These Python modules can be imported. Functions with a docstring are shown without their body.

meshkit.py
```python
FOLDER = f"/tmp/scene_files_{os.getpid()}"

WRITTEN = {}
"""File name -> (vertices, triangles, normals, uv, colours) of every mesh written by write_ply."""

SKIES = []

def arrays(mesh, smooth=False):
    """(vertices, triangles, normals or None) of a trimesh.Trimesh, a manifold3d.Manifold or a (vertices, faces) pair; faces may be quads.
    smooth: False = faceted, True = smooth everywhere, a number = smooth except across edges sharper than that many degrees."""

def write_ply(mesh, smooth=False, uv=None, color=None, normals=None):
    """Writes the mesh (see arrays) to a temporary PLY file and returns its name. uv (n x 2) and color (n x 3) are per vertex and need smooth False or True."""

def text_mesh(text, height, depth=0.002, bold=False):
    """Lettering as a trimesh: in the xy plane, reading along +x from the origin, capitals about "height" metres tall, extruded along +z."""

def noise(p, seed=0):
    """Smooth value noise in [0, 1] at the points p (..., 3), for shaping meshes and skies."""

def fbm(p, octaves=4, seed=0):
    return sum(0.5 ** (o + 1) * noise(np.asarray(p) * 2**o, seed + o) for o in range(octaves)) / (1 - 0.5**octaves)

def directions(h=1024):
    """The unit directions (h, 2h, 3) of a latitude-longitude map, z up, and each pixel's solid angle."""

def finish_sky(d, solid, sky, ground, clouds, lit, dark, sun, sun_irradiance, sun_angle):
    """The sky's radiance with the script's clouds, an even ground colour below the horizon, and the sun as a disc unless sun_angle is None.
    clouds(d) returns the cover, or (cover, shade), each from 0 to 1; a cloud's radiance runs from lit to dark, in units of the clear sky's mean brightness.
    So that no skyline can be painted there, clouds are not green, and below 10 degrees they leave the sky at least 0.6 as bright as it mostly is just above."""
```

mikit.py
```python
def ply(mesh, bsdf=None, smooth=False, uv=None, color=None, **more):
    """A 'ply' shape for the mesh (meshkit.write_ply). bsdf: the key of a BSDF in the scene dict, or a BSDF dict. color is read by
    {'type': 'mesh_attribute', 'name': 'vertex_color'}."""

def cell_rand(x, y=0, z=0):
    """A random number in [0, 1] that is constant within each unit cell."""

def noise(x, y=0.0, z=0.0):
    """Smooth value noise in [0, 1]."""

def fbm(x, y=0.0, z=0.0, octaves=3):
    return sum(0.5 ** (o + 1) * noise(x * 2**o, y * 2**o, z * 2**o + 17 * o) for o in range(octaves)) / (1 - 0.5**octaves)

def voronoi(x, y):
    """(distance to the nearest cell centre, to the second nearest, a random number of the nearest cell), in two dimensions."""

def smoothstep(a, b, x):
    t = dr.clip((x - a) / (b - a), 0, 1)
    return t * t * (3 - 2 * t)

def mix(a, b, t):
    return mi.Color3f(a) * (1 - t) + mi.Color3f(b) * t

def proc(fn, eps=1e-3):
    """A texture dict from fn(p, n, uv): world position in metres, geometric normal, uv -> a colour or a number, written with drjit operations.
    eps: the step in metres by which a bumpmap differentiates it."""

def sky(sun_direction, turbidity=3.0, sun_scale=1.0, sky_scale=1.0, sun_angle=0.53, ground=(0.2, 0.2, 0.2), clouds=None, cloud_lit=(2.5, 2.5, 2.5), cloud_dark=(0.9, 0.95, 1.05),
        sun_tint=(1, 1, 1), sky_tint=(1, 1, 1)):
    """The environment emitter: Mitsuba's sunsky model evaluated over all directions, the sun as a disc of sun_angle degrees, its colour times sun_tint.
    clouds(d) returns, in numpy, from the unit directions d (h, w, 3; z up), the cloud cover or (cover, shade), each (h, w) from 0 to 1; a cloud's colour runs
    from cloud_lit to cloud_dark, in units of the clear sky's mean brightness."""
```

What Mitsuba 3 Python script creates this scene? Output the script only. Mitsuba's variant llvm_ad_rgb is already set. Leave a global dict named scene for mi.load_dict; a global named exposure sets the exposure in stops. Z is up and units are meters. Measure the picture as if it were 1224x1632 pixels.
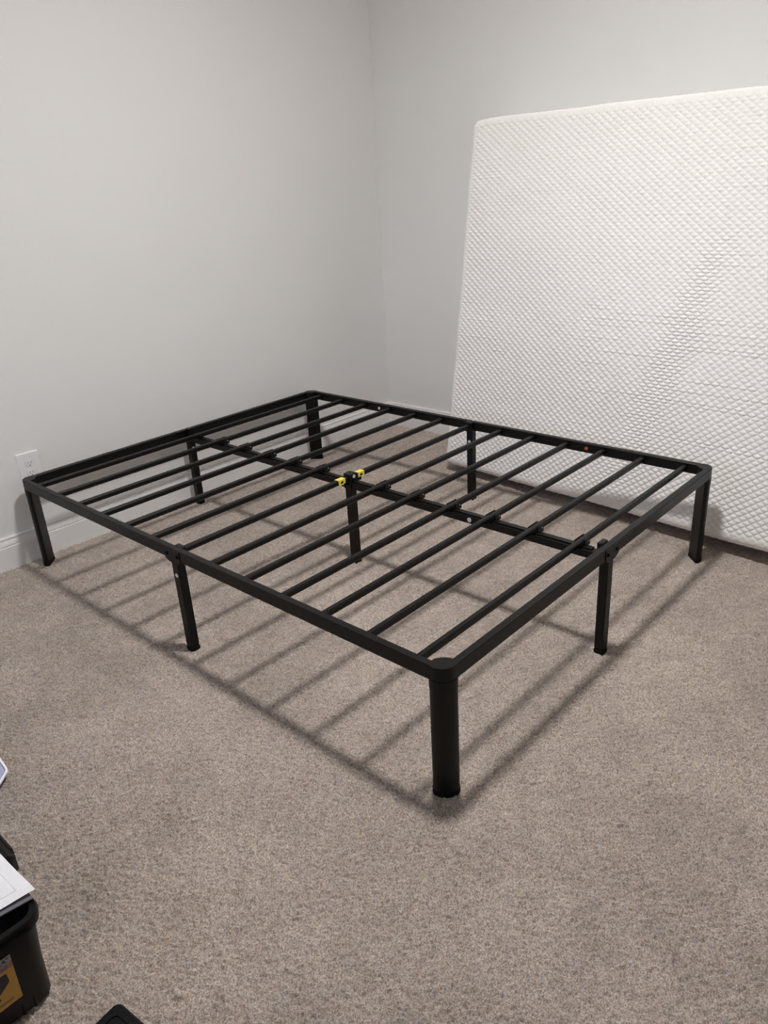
import math
import numpy as np
import trimesh
import mitsuba as mi
import drjit as dr
import mikit
import meshkit
from shapely.geometry import Polygon
from shapely import affinity

T = mi.ScalarTransform4f
rng = np.random.default_rng(7)
scene, labels = {}, {}

# ---------------------------------------------------------------- camera, light, exposure
CAM = np.array([2.87361, -1.05399, 1.31909])
FWD = np.array([-0.62887145, 0.66769235, -0.39838124])
RIGHT = np.array([0.74305248, 0.66695887, -0.05512597])
UP = np.cross(RIGHT, FWD)
scene['camera'] = {'type': 'perspective', 'fov_axis': 'x', 'fov': math.degrees(2 * math.atan(612 / 1221.83)), 'near_clip': 0.05, 'far_clip': 50.0,
                   'to_world': T().look_at(origin=CAM.tolist(), target=(CAM + FWD).tolist(), up=UP.tolist())}
exposure = 2.23
LAMP = (1.74, 0.42)               # ceiling light, found from the shadows on the carpet
LAMP_RADIANCE = [66.0, 65.0, 64.0]
SKY = 2.2                        # sky outside the unseen window, strength chosen for cool light at the left
scene['sky'] = mikit.sky((0.3, -0.5, 0.25), turbidity=4.0, sun_scale=0.0, sky_scale=SKY, sky_tint=(0.78, 0.92, 1.35))
CEIL = 2.70
X0, X1, Y0, Y1 = -0.06, 4.00, -2.40, 2.165   # the room

# ---------------------------------------------------------------- materials
def principled(col, rough, **k):
    d = {'type': 'principled', 'roughness': rough, 'base_color': col if isinstance(col, dict) else {'type': 'rgb', 'value': list(col)}}
    d.update(k)
    return d


def wall_color(p, n, uv):
    a = mikit.fbm(p.x * 3 + 5, p.y * 3, p.z * 3, 3)
    return mi.Color3f(0.70, 0.695, 0.685) * (0.985 + 0.03 * a)


def wall_relief(p, n, uv):
    return mikit.noise(p.x * 260, p.y * 260, p.z * 260)


def carpet_color(p, n, uv):
    f = mikit.noise(p.x * 520, p.y * 520)
    g = mikit.noise(p.x * 950 + 31, p.y * 950 + 11)
    big = mikit.fbm(p.x * 4.5 + 9, p.y * 4.5, 0, 3)
    mid = mikit.noise(p.x * 60, p.y * 60 + 7)
    t = dr.clip(0.465 + 1.05 * (f - 0.5) + 0.8 * (g - 0.5), 0, 1)
    c = mikit.mix([0.215, 0.176, 0.148], [0.515, 0.449, 0.396], t)
    warm = mikit.mix([1.03, 0.99, 0.95], [0.98, 1.0, 1.03], mikit.noise(p.x * 130 + 3, p.y * 130))
    return c * warm * (0.72 + 0.34 * big + 0.12 * mid + 0.12 * mikit.noise(p.x * 19 + 40, p.y * 19))


scene['paint'] = {'type': 'twosided', 'nested': {'type': 'bumpmap', 'scale': 0.00025, 'tex': mikit.proc(wall_relief), 'bsdf': principled(mikit.proc(wall_color), 0.75, specular=0.3)}}
scene['ceiling_paint'] = {'type': 'twosided', 'nested': principled((0.78, 0.77, 0.75), 0.8)}
scene['trim_paint'] = {'type': 'twosided', 'nested': principled((0.73, 0.72, 0.71), 0.2, specular=0.6)}
scene['carpet'] = {'type': 'twosided', 'nested': principled(mikit.proc(carpet_color), 0.95, specular=0.1, sheen=1.0)}
scene['black_metal'] = {'type': 'twosided', 'nested': principled((0.0022, 0.0021, 0.0020), 0.40, specular=0.25)}
scene['black_rubber'] = {'type': 'twosided', 'nested': principled((0.003, 0.003, 0.003), 0.7, specular=0.15)}
scene['black_plastic'] = {'type': 'twosided', 'nested': principled((0.0022, 0.0022, 0.003), 0.36, specular=0.22)}
scene['zinc'] = {'type': 'twosided', 'nested': principled((0.75, 0.75, 0.74), 0.38, metallic=0.6)}
scene['zinc_dark'] = {'type': 'twosided', 'nested': principled((0.33, 0.33, 0.33), 0.4, metallic=0.6)}
scene['red_cap'] = {'type': 'twosided', 'nested': principled((0.42, 0.07, 0.045), 0.5)}
scene['yellow_tape'] = {'type': 'twosided', 'nested': principled((0.72, 0.58, 0.07), 0.4)}
scene['knit'] = {'type': 'twosided', 'nested': principled((0.805, 0.79, 0.77), 0.85, specular=0.2, sheen=0.3)}
scene['white_plastic'] = {'type': 'twosided', 'nested': principled((0.74, 0.73, 0.74), 0.35)}
scene['gap_grey'] = {'type': 'twosided', 'nested': principled((0.36, 0.35, 0.35), 0.6)}
scene['slot_dark'] = {'type': 'twosided', 'nested': principled((0.09, 0.09, 0.09), 0.6)}
scene['paper'] = {'type': 'twosided', 'nested': principled((0.84, 0.84, 0.87), 0.8, specular=0.2)}
scene['paper_grey'] = {'type': 'twosided', 'nested': principled((0.16, 0.16, 0.185), 0.8, specular=0.2)}
scene['paper_line'] = {'type': 'twosided', 'nested': principled((0.66, 0.66, 0.70), 0.8, specular=0.2)}
scene['sticker_orange'] = {'type': 'twosided', 'nested': principled((0.44, 0.235, 0.04), 0.45)}
scene['sticker_grey'] = {'type': 'twosided', 'nested': principled((0.20, 0.215, 0.24), 0.45)}
scene['sticker_red'] = {'type': 'twosided', 'nested': principled((0.26, 0.13, 0.09), 0.45)}
scene['sticker_ink'] = {'type': 'twosided', 'nested': principled((0.02, 0.018, 0.02), 0.5)}
scene['sticker_violet'] = {'type': 'twosided', 'nested': principled((0.11, 0.08, 0.28), 0.5)}
scene['clear_blue'] = {'type': 'twosided', 'nested': principled((0.36, 0.38, 0.52), 0.14, specular=0.7, clearcoat=1.0, clearcoat_gloss=0.95)}
scene['clear_rim'] = {'type': 'twosided', 'nested': principled((0.86, 0.87, 0.92), 0.2, specular=0.6)}
scene['pane_glass'] = {'type': 'thindielectric', 'int_ior': 1.5}
scene['lamp_white'] = {'type': 'diffuse', 'reflectance': {'type': 'rgb', 'value': [0.8, 0.8, 0.8]}}

# ---------------------------------------------------------------- helpers
def key_for(name):
    if name not in scene and name not in labels:
        return name
    i = 1
    while f'{name}_{i:03d}' in scene or f'{name}_{i:03d}' in labels:
        i += 1
    return f'{name}_{i:03d}'


def obj(name, mesh, mat, parent=None, smooth=30, label=None, kind=None, **more):
    k = key_for((parent + '__' if parent else '') + name)
    scene[k] = mikit.ply(mesh, mat, smooth=smooth, **more)
    d = {}
    if label:
        d['label'] = label
    if kind:
        d['kind'] = kind
    if d:
        labels[k] = d
    return k


def thing(key, label, cat, group=None):
    labels[key] = {'label': label, 'category': cat}
    if group:
        labels[key]['group'] = group
    return key


def structure(key, mesh, mat, smooth=False):
    scene[key] = mikit.ply(mesh, mat, smooth=smooth)
    labels[key] = {'kind': 'structure'}


def box(x0, x1, y0, y1, z0, z1, c=0.0):
    lo, hi = np.array([x0, y0, z0], float), np.array([x1, y1, z1], float)
    if c <= 0:
        m = trimesh.creation.box(extents=hi - lo)
        m.apply_translation((lo + hi) / 2)
        return m
    c = min(c, 0.45 * (hi - lo).min())
    pts = []
    for sx in (0, 1):
        for sy in (0, 1):
            for sz in (0, 1):
                for ax in range(3):
                    p = [(hi if s else lo)[i] + (-c if s else c) for i, s in enumerate((sx, sy, sz))]
                    p[ax] = (hi if (sx, sy, sz)[ax] else lo)[ax]
                    pts.append(p)
    return trimesh.convex.convex_hull(np.array(pts))


def extrude(poly, z0, z1, bevel=0.0):
    if bevel <= 0:
        m = trimesh.creation.extrude_polygon(poly, z1 - z0)
        m.apply_translation([0, 0, z0])
        return m
    a, b = np.array(poly.exterior.coords), np.array(poly.buffer(-bevel).exterior.coords)
    return trimesh.convex.convex_hull(np.vstack([np.c_[q, np.full(len(q), z)] for q, z in ((b, z0), (a, z0 + bevel), (a, z1 - bevel), (b, z1))]))


def join(*ms):
    return trimesh.util.concatenate(list(ms))


def disc(center, axis, r, h, n=20, dome=0.0):
    """a bolt head whose flat back is at center and which rises h along axis"""
    prof = [(0, 0), (r, 0), (r, h * (1 - dome) * 0.7), (r * 0.85, h * 0.95), (0.35 * r, h), (0.33 * r, h * 0.55), (0, h * 0.55)]
    m = trimesh.creation.revolve(np.array(prof), sections=n)
    m.apply_transform(trimesh.geometry.align_vectors([0, 0, 1], axis))
    m.apply_translation(center)
    return m


def rounded_rect(x0, x1, y0, y1, r, n=8):
    return Polygon([(x0 + r, y0 + r), (x1 - r, y0 + r), (x1 - r, y1 - r), (x0 + r, y1 - r)]).buffer(r, quad_segs=n)


# ---------------------------------------------------------------- the room
W = 0.12
structure('wall_left', box(X0 - W, X0, Y0 - W, Y1 + W, -0.05, CEIL + 0.1), 'paint')
structure('wall_back', box(X0 - W, X1 + W, Y1, Y1 + W, -0.05, CEIL + 0.1), 'paint')
structure('wall_right', box(X1, X1 + W, Y0 - W, Y1 + W, -0.05, CEIL + 0.1), 'paint')
structure('ceiling', box(X0 - W, X1 + W, Y0 - W, Y1 + W, CEIL, CEIL + 0.1), 'ceiling_paint')
# front wall (behind the photographer) with an unseen window, placed to give the left side cool light
WX0, WX1, WZ0, WZ1 = 0.25, 1.55, 0.75, 2.10
structure('wall_front', join(box(X0 - W, WX0, Y0 - W, Y0, -0.05, CEIL + 0.1), box(WX1, X1 + W, Y0 - W, Y0, -0.05, CEIL + 0.1),
                             box(WX0, WX1, Y0 - W, Y0, -0.05, WZ0), box(WX0, WX1, Y0 - W, Y0, WZ1, CEIL + 0.1)), 'paint')
wf = []
for a in ((WX0, WX0 + .05, WZ0, WZ1), (WX1 - .05, WX1, WZ0, WZ1), (WX0, WX1, WZ0, WZ0 + .05), (WX0, WX1, WZ1 - .05, WZ1), (WX0, WX1, 1.40, 1.45)):
    wf.append(box(a[0], a[1], Y0 - 0.08, Y0 - 0.03, a[2], a[3], 0.004))
structure('unseen_window_1', join(*wf), 'trim_paint')
scene['unseen_window_1__pane'] = mikit.ply((np.array([[WX0, Y0 - .055, WZ0], [WX1, Y0 - .055, WZ0], [WX1, Y0 - .055, WZ1], [WX0, Y0 - .055, WZ1]]), np.array([[0, 1, 2], [0, 2, 3]])), 'pane_glass')

# carpet: one floor, its pile is real relief where the photograph looks
def axis(lo, a, b, hi, step):
    return np.concatenate([np.linspace(lo, a, 14)[:-1], np.arange(a, b, step), np.linspace(b, hi, 14)])


gx, gy = axis(X0 - W, -0.07, 2.95, X1 + W, 0.0042), axis(Y0 - W, -1.15, 2.175, Y1 + W, 0.0042)
GX, GY = np.meshgrid(gx, gy, indexing='ij')
P2 = np.stack([GX, GY, 0 * GX], -1)
hz = 0.0085 * (rng.random(GX.shape) - 0.43) + 0.0022 * meshkit.noise(P2 * 75, 3) + 0.0020 * meshkit.noise(P2 * 22, 4) + 0.002 * meshkit.noise(P2 * 6, 5) - 0.0066
n0, n1 = len(gx), len(gy)
idx = np.arange(n0 * n1).reshape(n0, n1)
q = np.stack([idx[:-1, :-1], idx[1:, :-1], idx[1:, 1:], idx[:-1, 1:]], -1).reshape(-1, 4)
structure('floor', (np.c_[GX.ravel(), GY.ravel(), hz.ravel()], q), 'carpet', smooth=True)

# baseboards: profile (distance from the wall, height)
PROF = np.array([(0, -0.01), (0.015, -0.01), (0.015, 0.088), (0.0142, 0.0895), (0.0112, 0.0900), (0.0112, 0.0925), (0.0132, 0.0940), (0.0138, 0.0975),
                 (0.0128, 0.1030), (0.0105, 0.1085), (0.0085, 0.1120), (0.0072, 0.1140), (0.0072, 0.1175), (0.0088, 0.1190), (0.0092, 0.1225), (0.0082, 0.1255), (0.0058, 0.1272), (0, 0.1280)])


def baseboard(key, p0, p1, inward):
    p0, p1, inward = map(np.array, (p0, p1, inward))
    v = [np.r_[p + inward * d, h] for p in (p0, p1) for d, h in PROF]
    n = len(PROF)
    f = [[i, i + 1, n + i + 1, n + i] for i in range(n - 1)]
    structure(key, (np.array(v), np.array(f)), 'trim_paint', smooth=25)


baseboard('baseboard_left', (X0, Y0), (X0, Y1), (1., 0.))
baseboard('baseboard_back', (X0, Y1), (X1, Y1), (0., -1.))
baseboard('baseboard_right', (X1, Y0), (X1, Y1), (-1., 0.))
baseboard('baseboard_front', (X0, Y0), (X1, Y0), (0., 1.))

# ceiling light (out of frame, above the photographer's side of the bed)
t = thing('ceiling_light', 'flat round white ceiling light above the bed frame', 'ceiling light')
lamp_base = trimesh.creation.revolve(np.array([(0, 0), (0.150, 0), (0.152, -0.010), (0.146, -0.024), (0.131, -0.026), (0.131, -0.016), (0, -0.016)]), sections=48)
lamp_base.apply_translation([*LAMP, CEIL])
obj('trim_ring', lamp_base, 'lamp_white', t)
panel = trimesh.creation.revolve(np.array([(0, -0.0225), (0.130, -0.0215)]), sections=32)
panel.apply_translation([*LAMP, CEIL])
if panel.face_normals[:, 2].mean() > 0:
    panel.invert()
obj('diffuser', panel, 'lamp_white', t, smooth=False, emitter={'type': 'area', 'radiance': {'type': 'rgb', 'value': LAMP_RADIANCE}})

# ---------------------------------------------------------------- bed frame
L, WD, H = 2.03, 1.51, 0.355
RW, RH = 0.0225, 0.037
bed = thing('bed_frame', 'black metal platform bed frame with slats standing on the beige carpet', 'bed frame')
MID = 1.012
CORNER = 0.0269


def rail(name, x0, x1, y0, y1):
    return obj(name, box(x0, x1, y0, y1, H - RH, H, 0.0025), 'black_metal', bed)


for y in (0.0, WD - RW):
    for x0, x1 in ((0.032, MID - 0.0006), (MID + 0.0006, L - 0.032)):
        rail('side_rail', x0, x1, y, y + RW)
for x in (0.0, L - RW):
    rail('end_rail', x, x + RW, 0.032, WD - 0.032)


def oval(cx, cy, ang, k=1.0, a=0.0305, b=0.0225):
    e = affinity.scale(Polygon([(math.cos(s), math.sin(s)) for s in np.linspace(0, 2 * math.pi, 49)[:-1]]), a * k, b * k, origin=(0, 0))
    return affinity.translate(affinity.rotate(e, ang, origin=(0, 0)), cx, cy)


def leg_section(cx, cy, ang, inward, a=0.0312, b=0.0225, back=0.0075, grow=0.0):
    """round outside, flat towards the middle of the bed"""
    p = [(-a * math.cos(q_), -inward * b * math.sin(q_)) for q_ in np.linspace(0, math.pi, 29)] + [(a, inward * back), (-a, inward * back)]
    e = Polygon(p).buffer(-0.0015).buffer(0.0015 + grow, quad_segs=4)
    return affinity.translate(affinity.rotate(e, ang, origin=(0, 0)), cx, cy)


for cx, cy in ((L, 0), (0, 0), (0, WD), (L, WD)):
    sx, sy = (1 if cx == 0 else -1), (1 if cy == 0 else -1)
    px, py = cx + sx * CORNER, cy + sy * CORNER
    ang = -45 if sx == sy else 45
    leg = obj('corner_leg', extrude(leg_section(px, py, ang, sy), 0.010, H - RH - 0.001), 'black_metal', bed, smooth=40)
    cap = extrude(leg_section(px, py, ang, sy, grow=0.0012), -0.003, 0.013, 0.002)
    obj('foot_cap', cap, 'black_rubber', leg, smooth=40)
    obj('corner_bracket', join(extrude(oval(px, py, ang, 1.0), H - RH - 0.0005, H + 0.0004, 0.0006), extrude(leg_section(px, py, ang, sy, grow=0.001), H - 0.060, H - RH + 0.002)), 'black_metal', bed, smooth=40)


# middle legs under the four rails: local frame along the rail (dx) and towards the bed (dy), origin on the outer face
def middle_leg(ox, oy, along, inn, bolts_in, bolts_out, top):
    along, inn = np.array(along, float), np.array(inn, float)

    def lb(a0, a1, b0, b1, z0, z1, c=0.0015):
        p, q2 = np.array([ox, oy]) + along * a0 + inn * b0, np.array([ox, oy]) + along * a1 + inn * b1
        lo, hi = np.minimum(p, q2), np.maximum(p, q2)
        return box(lo[0], hi[0], lo[1], hi[1], z0, z1, c)

    w = 0.0145
    leg = obj('middle_leg', lb(-w, w, 0.001, 0.029, 0.015, H - RH + 0.001), 'black_metal', bed)
    obj('foot_cap', lb(-w - 0.001, w + 0.001, 0.0, 0.030, -0.003, 0.013, 0.002), 'black_rubber', leg)
    # outer plate with cut lower corners, and the inner block
    prof = Polygon([(-0.038, H - 0.003), (0.038, H - 0.003), (0.038, H - RH + 0.001), (0.026, H - RH - 0.006), (0.0155, H - RH - 0.009), (-0.0155, H - RH - 0.009), (-0.026, H - RH - 0.006), (-0.038, H - RH + 0.001)])
    m = trimesh.creation.extrude_polygon(prof, 0.0022)
    M = np.eye(4)
    M[:3, 0], M[:3, 1], M[:3, 2] = [*along, 0], [0, 0, 1], [*(-inn), 0]
    M[:3, 3] = [ox, oy, 0]
    m.apply_transform(M)
    if np.linalg.det(M[:3, :3]) < 0:
        m.invert()
    plate = obj('joint_plate', m, 'black_metal', bed)
    for s in (-0.026, 0.026):
        c = np.array([*(np.array([ox, oy]) + along * s - inn * 0.0022), H - 0.021])
        obj('bolt', disc(c, [*(-inn), 0], 0.0055, 0.003), 'black_rubber', plate, label='black bolt head')
    blk = obj('joint_block', lb(-0.017, 0.017, RW - 0.001, RW + 0.016, H - RH - 0.004, H + (0.004 if top else -0.001), 0.002), 'black_metal', bed)
    if bolts_out:
        c = np.array([*(np.array([ox, oy]) + along * 0.004 + inn * 0.001), 0.266])
        obj('bolt', disc(c, [*(-inn), 0], 0.0072, 0.0022), 'zinc', leg, label='silver bolt head')
    if bolts_in:
        c = np.array([*(np.array([ox, oy]) + along * 0.0 + inn * 0.029), 0.266])
        obj('bolt', disc(c, [*inn, 0], 0.0072, 0.0022), 'zinc', leg, label='silver bolt head')


middle_leg(MID, 0.0, (1, 0), (0, 1), True, True, False)
middle_leg(MID, WD, (1, 0), (0, -1), True, False, False)
middle_leg(0.0, WD / 2, (0, 1), (1, 0), True, False, True)
middle_leg(L, WD / 2, (0, 1), (-1, 0), False, False, True)
for u, mat, lab in ((0.489, 'zinc', 'silver bolt head'), (1.5555, 'red_cap', 'red bolt cap')):
    obj('rail_bolt', disc(np.array([u, WD - RW, H - 0.0195]), [0, -1, 0], 0.0068, 0.0022), mat, bed, label=lab)

# centre beam, in two halves, and its leg
VM = WD / 2
SH = 0.0185                       # slats
ST = H - 0.008
SB = ST - SH
for x0, x1 in ((RW + 0.002, MID - 0.018), (MID + 0.018, L - RW - 0.018)):
    bm = obj('centre_beam', box(x0, x1, VM - 0.0125, VM + 0.0125, SB - 0.030, SB - 0.0045, 0.002), 'black_metal', bed)
    obj('top_strip', box(x0, x1 - (0.018 if x1 > 1.5 else 0), VM - 0.006, VM + 0.0125, SB - 0.005, SB, 0.001), 'black_metal', bm)
obj('beam_bolt', disc(np.array([1.551, VM - 0.0125, SB - 0.0165]), [0, -1, 0], 0.0078, 0.0024), 'zinc', bed, label='silver bolt head')
cl = obj('centre_leg', box(MID - 0.0145, MID + 0.0145, VM - 0.0145, VM + 0.0145, 0.015, SB - 0.02, 0.0015), 'black_metal', bed)
obj('foot_cap', box(MID - 0.0155, MID + 0.0155, VM - 0.0155, VM + 0.0155, -0.003, 0.013, 0.002), 'black_rubber', cl)
cb = obj('centre_bracket', join(box(MID - 0.0175, MID + 0.0175, VM - 0.017, VM + 0.017, SB - 0.032, ST + 0.008, 0.002),
                                box(MID - 0.014, MID + 0.014, VM - 0.045, VM + 0.045, SB - 0.010, SB + 0.002, 0.001)), 'black_metal', bed)
obj('bolt', disc(np.array([MID + 0.0175, VM + 0.002, ST - 0.003]), [1, 0, 0], 0.0068, 0.0022), 'zinc', cb, label='silver bolt head')

# slats
SW = 0.0185
PITCH = 0.1532


def slat(u, v0, v1):
    return obj('slat', box(u - SW / 2, u + SW / 2, v0, v1, SB, ST, 0.0035), 'black_metal', bed)


for k in range(-6, 7):
    u = 1.0145 + PITCH * k
    if k == 0:
        slat(u, RW - 0.001, VM - 0.0165)
        slat(u, VM + 0.0165, WD - RW + 0.001)
        for v0, v1 in ((VM - 0.070, VM - 0.036), (VM + 0.030, VM + 0.062)):
            # a yellow tape sleeve with the square window that shows the slat
            h2, w2 = 0.0012, SW / 2 + 0.0012
            vm = (v0 + v1) / 2
            obj('tape_sleeve', join(box(u - w2, u + w2, v0, v1, ST - 0.002, ST + h2, 0.0004), box(u - w2, u - w2 + .003, v0, v1, SB, ST, 0.0004),
                                    box(u + w2 - .003, u + w2, v0, vm - .006, SB - .001, ST, 0.0004), box(u + w2 - .003, u + w2, vm + .006, v1, SB - .001, ST, 0.0004),
                                    box(u + w2 - .003, u + w2, v0, v1, ST - .0065, ST, 0.0004), box(u + w2 - .003, u + w2, v0, v1, SB - .001, SB + .0035, 0.0004)),
                'yellow_tape', bed, label='yellow tape sleeve')
        continue
    slat(u, RW - 0.001, WD - RW + 0.001)
    if k == -6:
        continue
    c = obj('slat_clip', join(box(u - SW / 2 - 0.0028, u - SW / 2 + 0.001, VM - 0.018, VM + 0.034, SB - 0.003, ST + 0.0012, 0.0008),
                              box(u + SW / 2 - 0.001, u + SW / 2 + 0.0028, VM + 0.002, VM + 0.034, SB - 0.007, ST - 0.001, 0.0008),
                              box(u - SW / 2, u + SW / 2, VM + 0.014, VM + 0.034, SB - 0.007, SB + 0.001, 0.0008)), 'black_metal', bed)
    obj('screw', disc(np.array([u + SW / 2 + 0.0028, VM + 0.024, (SB + ST) / 2 - 0.002]), [1, 0, 0], 0.0028, 0.0014, 12), 'zinc_dark', c, label='small silver screw')

# ---------------------------------------------------------------- mattress leaning on the back wall
ML, MH, MT, MR = 2.03, 1.525, 0.215, 0.036
mx0 = 0.695


PS, PT = 0.0320, 0.0246


def rounded_box_grid(steps):
    ext = np.array([ML, MT, MH])            # s, depth (0 = front), t

    def ax(n):
        r = np.arange(0, ext[n], steps[n])
        e = MR * np.array([0.0, 0.15, 0.35, 0.6, 0.85])
        return np.unique(np.r_[e, ext[n] - e, r[(r > MR + .0005) & (r < ext[n] - MR - .0005)]])

    A = [ax(i) for i in range(3)]
    vs, fs, off = [], [], 0
    for n in range(3):
        i, j = [(1, 2), (2, 0), (0, 1)][n]
        for side in (0, 1):
            a, b = A[i], A[j]
            g = np.zeros((len(a), len(b), 3))
            g[..., i], g[..., j], g[..., n] = a[:, None], b[None, :], side * ext[n]
            id_ = np.arange(len(a) * len(b)).reshape(len(a), len(b)) + off
            f = np.stack([id_[:-1, :-1], id_[1:, :-1], id_[1:, 1:], id_[:-1, 1:]], -1).reshape(-1, 4)
            if side == 0:
                f = f[:, ::-1]
            vs.append(g.reshape(-1, 3)); fs.append(f); off += len(a) * len(b)
    f = np.vstack(fs)
    _, first, inv = np.unique(np.round(np.vstack(vs) * 1e5).astype(np.int64), axis=0, return_index=True, return_inverse=True)
    return np.vstack(vs)[first], inv.ravel()[f], ext


v, f, ext = rounded_box_grid((PS / 8, 0.0065, PT / 8))
core = np.clip(v, MR, ext - MR)
nrm = v - core
nrm /= np.maximum(np.linalg.norm(nrm, axis=1, keepdims=True), 1e-9)
s, tt = v[:, 0], v[:, 2]
wob = 0.003 * (meshkit.noise(np.c_[s * 5, tt * 5, 0 * s], 11) - 0.5)
a1 = np.abs(np.sin(math.pi * (s / PS + tt / PT)))
a2 = np.abs(np.sin(math.pi * (s / PS - tt / PT)))
quilt = np.minimum(a1, a2) ** 0.45
# the creased band and scattered creases: there the diamonds are folded along their level diagonal
nn_, mm_ = np.floor(s / PS + tt / PT + 1e-6), np.floor(s / PS - tt / PT + 1e-6)
tc, sc = (nn_ - mm_) / 2 * PT, (nn_ + mm_ + 1) / 2 * PS          # the diamond's centre
dt = np.abs(tt - tc) / (PT / 2)


def cell(a, b, seed):
    return np.mod(np.sin(a * 12.9898 + b * 78.233 + seed * 37.719) * 43758.5453, 1.0)


line = 0.85 + 0.32 * tc + 0.05 * (meshkit.noise(np.c_[tc * 4, 0 * s, 0 * s], 21) - .5)
band = np.exp(-((sc - line) / 0.062) ** 2) * np.clip((tc - 0.06) / 0.1, 0, 1) * np.clip((1.12 - tc) / 0.15, 0, 1)
row = np.round(tc / (PT / 2))
scat = (meshkit.noise(np.c_[sc * 3.2, row * 0.9 + 50, 0 * s], 31) > 0.60) * (cell(row, 0 * row, 3) > 0.62) * (meshkit.noise(np.c_[sc * 2.2, tc * 2.2, 0 * s], 35) > 0.42) * 0.6
fold = np.clip(1.25 * band * (0.55 + 0.75 * cell(nn_, mm_, 1)) + scat * (0.5 + 0.5 * cell(nn_, mm_, 2)) + 0.18 * (cell(nn_, mm_, 5) > 0.8), 0, 1)
quilt = quilt * (1 + fold * 1.5 * (0.45 - dt))
lo = quilt[f[:, 0]] + quilt[f[:, 2]] <= quilt[f[:, 1]] + quilt[f[:, 3]]
f = np.vstack([f[lo][:, [0, 1, 2]], f[lo][:, [0, 2, 3]], f[~lo][:, [0, 1, 3]], f[~lo][:, [1, 2, 3]]])    # split the quads along the seams
edge = np.minimum.reduce([s, ext[0] - s, tt, ext[2] - tt])
fade = 0.35 + 0.65 * np.clip(edge / 0.05, 0, 1)
big = 0.006 * (meshkit.noise(np.c_[s * 2.3, tt * 2.6, v[:, 1] * 2], 41) - 0.5) + 0.003 * (meshkit.noise(np.c_[s * 8, tt * 8, v[:, 1] * 8], 43) - 0.5)
disp = 0.0043 * quilt * fade - 0.0043 + big
local = core + nrm * (MR + disp)[:, None]
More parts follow.
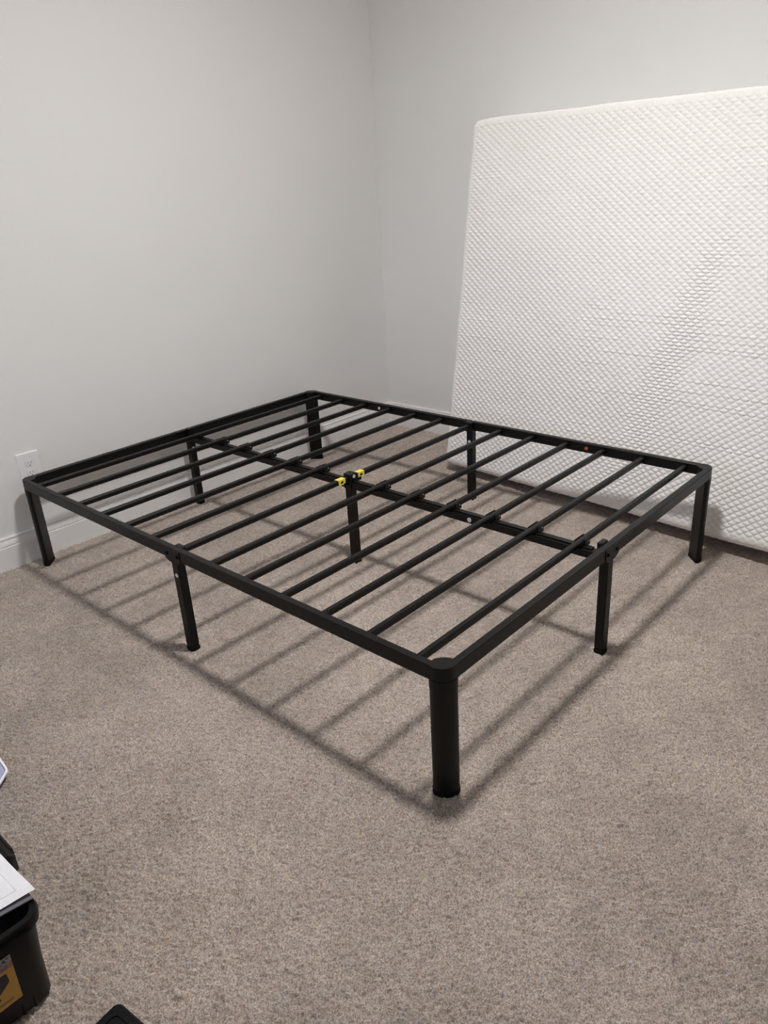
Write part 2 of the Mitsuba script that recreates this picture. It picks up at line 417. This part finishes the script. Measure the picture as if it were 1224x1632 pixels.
# bottom front edge swings out to the right; the top edge rests on the wall
S, D, TT = local[:, 0], local[:, 1], local[:, 2]
yb = 1.696 - 0.100 * S
yt = 1.948 + 0 * S
sin_ = np.clip((yt - yb) / MH, 0, .5)
cos_ = np.sqrt(1 - sin_ ** 2)
Yw = yb + TT * sin_ + D * cos_
Zw = TT * cos_ + (MT - D) * sin_
sag = -0.008 * np.exp(-(S / 0.10) ** 2) * np.clip(TT / MH, 0, 1) ** 6 + 0.012 * np.clip(S - .3, 0, 1) * np.clip(TT / MH, 0, 1) ** 2
S = S + wob
Vw = np.c_[mx0 + S, Yw, Zw + sag + 0.002]
scene['mattress'] = mikit.ply((Vw, f), 'knit', smooth=True)
labels['mattress'] = {'label': 'white diamond-quilted mattress leaning upright against the back wall', 'category': 'mattress'}

# ---------------------------------------------------------------- wall outlet
t = thing('wall_outlet', 'white wall outlet behind the near left corner of the bed frame', 'outlet')
OY, OZ = 0.0735, 0.367


def on_wall(poly, d0, d1, bevel=0.0):
    """poly in (y, z) on the left wall, raised from d0 to d1"""
    m = extrude(poly, d0, d1) if bevel <= 0 else trimesh.convex.convex_hull(np.vstack([np.c_[np.array(poly.exterior.coords), np.full(len(poly.exterior.coords), d0)],
        np.c_[np.array(poly.exterior.coords), np.full(len(poly.exterior.coords), d1 - bevel)], np.c_[np.array(poly.buffer(-bevel).exterior.coords), np.full(len(poly.buffer(-bevel).exterior.coords), d1)]]))
    M = np.array([[0, 0, 1, X0], [1, 0, 0, OY], [0, 1, 0, OZ], [0, 0, 0, 1.0]])
    m.apply_transform(M)
    return m


obj('cover_plate', on_wall(rounded_rect(-.0435, .0435, -.0625, .0625, .003), 0, 0.0065, 0.003), 'white_plastic', t, smooth=20)
for dz in (0.0195, -0.0195):
    face = Polygon([(0.0165 * math.cos(q_), 0.0165 * math.sin(q_)) for q_ in np.linspace(0, 2 * math.pi, 41)[:-1]]).intersection(Polygon([(-.02, -.0135), (.02, -.0135), (.02, .0135), (-.02, .0135)]))
    ring = affinity.translate(face.buffer(.0008), 0, dz)
    r_ = obj('socket', on_wall(affinity.translate(face, 0, dz), 0.0060, 0.0085, 0.0006), 'white_plastic', t)
    obj('gap', on_wall(ring, 0.0060, 0.00675), 'gap_grey', r_)
    obj('slot', join(*[on_wall(affinity.translate(Polygon([(-.0011, -.0038), (.0011, -.0038), (.0011, .0038), (-.0011, .0038)]), x, dz + .0035), 0.008, 0.00865) for x in (-.0063, .0063)]), 'slot_dark', r_)
    obj('ground_hole', on_wall(affinity.translate(rounded_rect(-.0023, .0023, -.0026, .0020, .0018), 0, dz - .0075), 0.008, 0.00865), 'slot_dark', r_)
obj('screw', disc(np.array([X0 + 0.0062, OY, OZ]), [1, 0, 0], 0.0032, 0.0012, 14), 'white_plastic', t)

# ---------------------------------------------------------------- black bin with papers on it
BX1, BY1, BH = 1.780, -0.803, 0.220       # outer body at the rim
BX0, BY0 = 1.30, -1.13
t = thing('plastic_bin', 'black open plastic bin with an orange label, papers across its top', 'bin')


def ring_at(inset, z, r=0.026):
    p = rounded_rect(BX0 + inset, BX1 - inset, BY0 + min(inset, .006), BY1 - min(inset, .006), max(r, .004), 6)
    c = np.array(p.exterior.coords)[:-1]
    return np.c_[c, np.full(len(c), z)]


def loft(rings, close_last=True):
    n = len(rings[0])
    vv = np.vstack(rings)
    ff = []
    for k in range(len(rings) - 1):
        for i in range(n):
            j = (i + 1) % n
            ff.append([k * n + i, k * n + j, (k + 1) * n + j, (k + 1) * n + i])
    ff = np.array(ff)
    tri = np.vstack([ff[:, [0, 1, 2]], ff[:, [0, 2, 3]]])
    caps = []
    for base in ((0,) if not close_last else (0, (len(rings) - 1) * n)):
        caps += [[base, base + i, base + i + 1] for i in range(1, n - 1)]
    m = trimesh.Trimesh(vv, np.vstack([tri, np.array(caps)]), process=False)
    return m


def draft(z):
    return 0.024 * (1 - z / BH)


body = loft([ring_at(draft(0) + .006, 0.0), ring_at(draft(0), 0.006), ring_at(draft(.1), .1), ring_at(0, BH - .004), ring_at(.004, BH - .004), ring_at(draft(.02) + .005, .010)])
obj('body', body, 'black_plastic', t, smooth=35)
rim = loft([ring_at(-.001, BH - .022, .028), ring_at(-.0065, BH - .021, .032), ring_at(-.0085, BH - .006, .034), ring_at(-.006, BH, .032), ring_at(.004, BH, .024), ring_at(.006, BH - .003, .022), ring_at(.006, BH - .02, .022)], False)
rim = trimesh.Trimesh(rim.vertices, rim.faces[:-(len(ring_at(0, 0)) - 2)], process=False)
obj('rim', rim, 'black_plastic', t, smooth=35)
obj('handle', join(box(1.47, 1.632, BY1 - .002, BY1 + .030, BH - .050, BH - .001, .010), box(1.49, 1.60, BY1 + .026, BY1 + .036, BH - .040, BH - .010, .004)), 'black_plastic', t)
for y in (BY1 - .045, BY1 - .065):
    obj('rib', box(BX1 - draft(0) - .001, BX1 - draft(.03) + .0005, y, y + .006, .004, .036, .002), 'black_plastic', t)

# the label on the face that looks along +x; (a, z): a runs to the right as one reads it
def on_bin(poly_or_mesh, d0, d1):
    m = extrude(poly_or_mesh, d0, d1) if hasattr(poly_or_mesh, 'exterior') else poly_or_mesh
    sl = draft(0) / BH
    n = np.array([1, 0, -sl]); n /= np.linalg.norm(n)
    up = np.array([sl, 0, 1]); up /= np.linalg.norm(up)
    M = np.eye(4)
    M[:3, 0], M[:3, 1], M[:3, 2] = [0, 1, 0], up, n
    M[:3, 3] = [BX1 - draft(0), -0.861, 0.0]
    m.apply_transform(M)
    return m


def rect(a0, a1, z0, z1):
    return Polygon([(a0, z0), (a1, z0), (a1, z1), (a0, z1)])


LW = 0.15
st = obj('sticker', on_bin(rect(-LW, 0, 0.056, 0.172), 0.0006, 0.0014), 'sticker_orange', t, label='orange product label')
obj('header_strip', on_bin(rect(-LW, 0, 0.157, 0.172), 0.0014, 0.0017), 'sticker_grey', st)
obj('red_strip', on_bin(rect(-LW, 0, 0.143, 0.157), 0.0014, 0.0017), 'sticker_red', st)
obj('picture', on_bin(Polygon([(-LW + .02, .128), (-.016, .136), (-.0135, .133), (-.012, .112), (-.030, .096), (-.06, .090), (-LW + .02, .092)]), 0.0014, 0.0017), 'sticker_ink', st)
obj('picture', on_bin(Polygon([(-LW + .02, .088), (-.034, .087), (-.031, .083), (-.045, .070), (-LW + .02, .070)]), 0.0014, 0.0017), 'sticker_ink', st)


def words(txt, h, a, z, mat, name):
    m = meshkit.text_mesh(txt, h, 0.0003, bold=True)
    m.apply_translation([a - m.bounds[1][0], z, 0.0017])
    obj(name, on_bin(m, 0, 0), mat, st)


words('24"', 0.0085, -0.004, 0.1605, 'sticker_ink', 'size_lettering')
words('USA', 0.0075, -0.007, 0.1445, 'sticker_violet', 'lettering')
for i, (a0, a1, z) in enumerate(((-.10, -.013, .0690), (-.10, -.013, .0655))):
    obj('text_line', on_bin(rect(a0, a1, z, z + .0011), 0.0014, 0.0017), 'sticker_ink', st)

# papers
def sheet(x0, x1, y0, y1, z, curl, th, seed):
    nx, ny = 24, 18
    gx_, gy_ = np.linspace(x0, x1, nx), np.linspace(y0, y1, ny)
    A, B = np.meshgrid(gx_, gy_, indexing='ij')
    Z = z + curl * np.exp(-(((x1 - A) / .06) ** 2 + ((y1 - B) / .05) ** 2)) + 0.0015 * np.sin((B - y0) * 22 + seed) * np.sin((A - x0) * 9)
    A, B = A - 0.20 * (y1 - B), B - 0.03 * (x1 - A)      # the bent sheet does not lie square
    top = np.c_[A.ravel(), B.ravel(), Z.ravel()]
    bot = top - [0, 0, th]
    ii = np.arange(nx * ny).reshape(nx, ny)
    q1 = np.stack([ii[:-1, :-1], ii[1:, :-1], ii[1:, 1:], ii[:-1, 1:]], -1).reshape(-1, 4)
    bd = np.r_[ii[:, 0], ii[-1, 1:], ii[-2::-1, -1], ii[0, -2:0:-1]]
    q2 = np.stack([bd, np.roll(bd, -1), np.roll(bd, -1) + nx * ny, bd + nx * ny], -1)[:, ::-1]
    return np.vstack([top, bot]), np.vstack([q1, q1[:, ::-1] + nx * ny, q2]), Z, gx_, gy_


sv, sf, SZ, sgx, sgy = sheet(1.46, 1.747, -1.02, -0.788, BH + .0068, 0.007, 0.0004, 0)
pk = 'paper_sheet'
scene[pk] = mikit.ply((sv, sf), 'paper', smooth=30)
labels[pk] = {'label': 'white paper sheet with a faint printed border lying on top of the black bin', 'category': 'paper'}


def border(m):
    pts = [(1.46 + m, -0.788 - m), (1.747 - m, -0.788 - m), (1.747 - m, -1.02 + m)]
    out = []
    for (xa, ya), (xb, yb_) in zip(pts[:-1], pts[1:]):
        n = 40
        for k in range(n):
            out.append(((xa + (xb - xa) * k / n, ya + (yb_ - ya) * k / n), (xa + (xb - xa) * (k + 1) / n, ya + (yb_ - ya) * (k + 1) / n)))
    return out


from scipy.interpolate import RegularGridInterpolator
zi = RegularGridInterpolator((sgx, sgy), SZ)
bv, bf = [], []
for (p0, p1) in border(0.022):
    d = np.array(p1) - np.array(p0); d /= np.linalg.norm(d)
    nn = np.array([-d[1], d[0]]) * 0.0006
    b0 = len(bv)
    for p, sg in ((p0, 1), (p1, 1), (p1, -1), (p0, -1)):
        c = np.array(p) + sg * nn
        bv.append([c[0] - 0.20 * (-0.788 - c[1]), c[1] - 0.03 * (1.747 - c[0]), float(zi(c)) + 0.0003])
    bf.append([b0, b0 + 1, b0 + 2, b0 + 3])
scene['paper_sheet__printed_border'] = mikit.ply((np.array(bv), np.array(bf)), 'paper_line')
sv, sf, *_ = sheet(1.462, 1.754, -1.02, -0.797, BH + .0038, 0.002, 0.0022, 1)
scene['paper_booklet'] = mikit.ply((sv, sf), 'paper_grey', smooth=30)
labels['paper_booklet'] = {'label': 'thin grey booklet under the white sheet on the black bin', 'category': 'booklet'}

# ---------------------------------------------------------------- black lid corner at the bottom edge of the photograph
t = thing('flat_lid', 'flat black plastic lid with a rounded corner on the carpet, right of the bin', 'lid')
lx0, lx1, ly0, ly1 = 1.878, 2.26, -1.14, -0.750
turn = lambda q: affinity.rotate(q, 6, origin=(lx0, ly1))
obj('panel', extrude(turn(rounded_rect(lx0, lx1, ly0, ly1, .012)), 0.0, 0.026, 0.004), 'black_plastic', t)
obj('raised_rim', extrude(turn(rounded_rect(lx0 + .004, lx1 - .004, ly0 + .004, ly1 - .004, .010).difference(rounded_rect(lx0 + .018, lx1 - .018, ly0 + .018, ly1 - .018, .010))), 0.024, 0.028), 'black_plastic', t)

# ---------------------------------------------------------------- clear plastic tray at the left edge
t = thing('plastic_tray', 'clear bluish plastic tray with a white rim on the carpet at the left edge', 'tray')
tx0, tx1, ty0, ty1 = 0.93, 1.158, -0.80, -0.615
outer = Polygon([(tx0, ty0), (tx1 - .03, ty0), (tx1, ty0 + .03), (tx1, ty1 - .035), (tx1 - .035, ty1), (tx0, ty1 + .020)]).buffer(-.024).buffer(.024)
obj('basin', extrude(outer.buffer(-.006), 0.006, 0.020, 0.003), 'clear_blue', t)
obj('rim', extrude(outer.difference(outer.buffer(-.005)), 0.018, 0.0225), 'clear_rim', t)
obj('raised_mark', extrude(rounded_rect(1.095, 1.135, -.70, -.642, .01).difference(rounded_rect(1.103, 1.127, -.692, -.65, .008)), 0.0195, 0.0225), 'clear_rim', t)
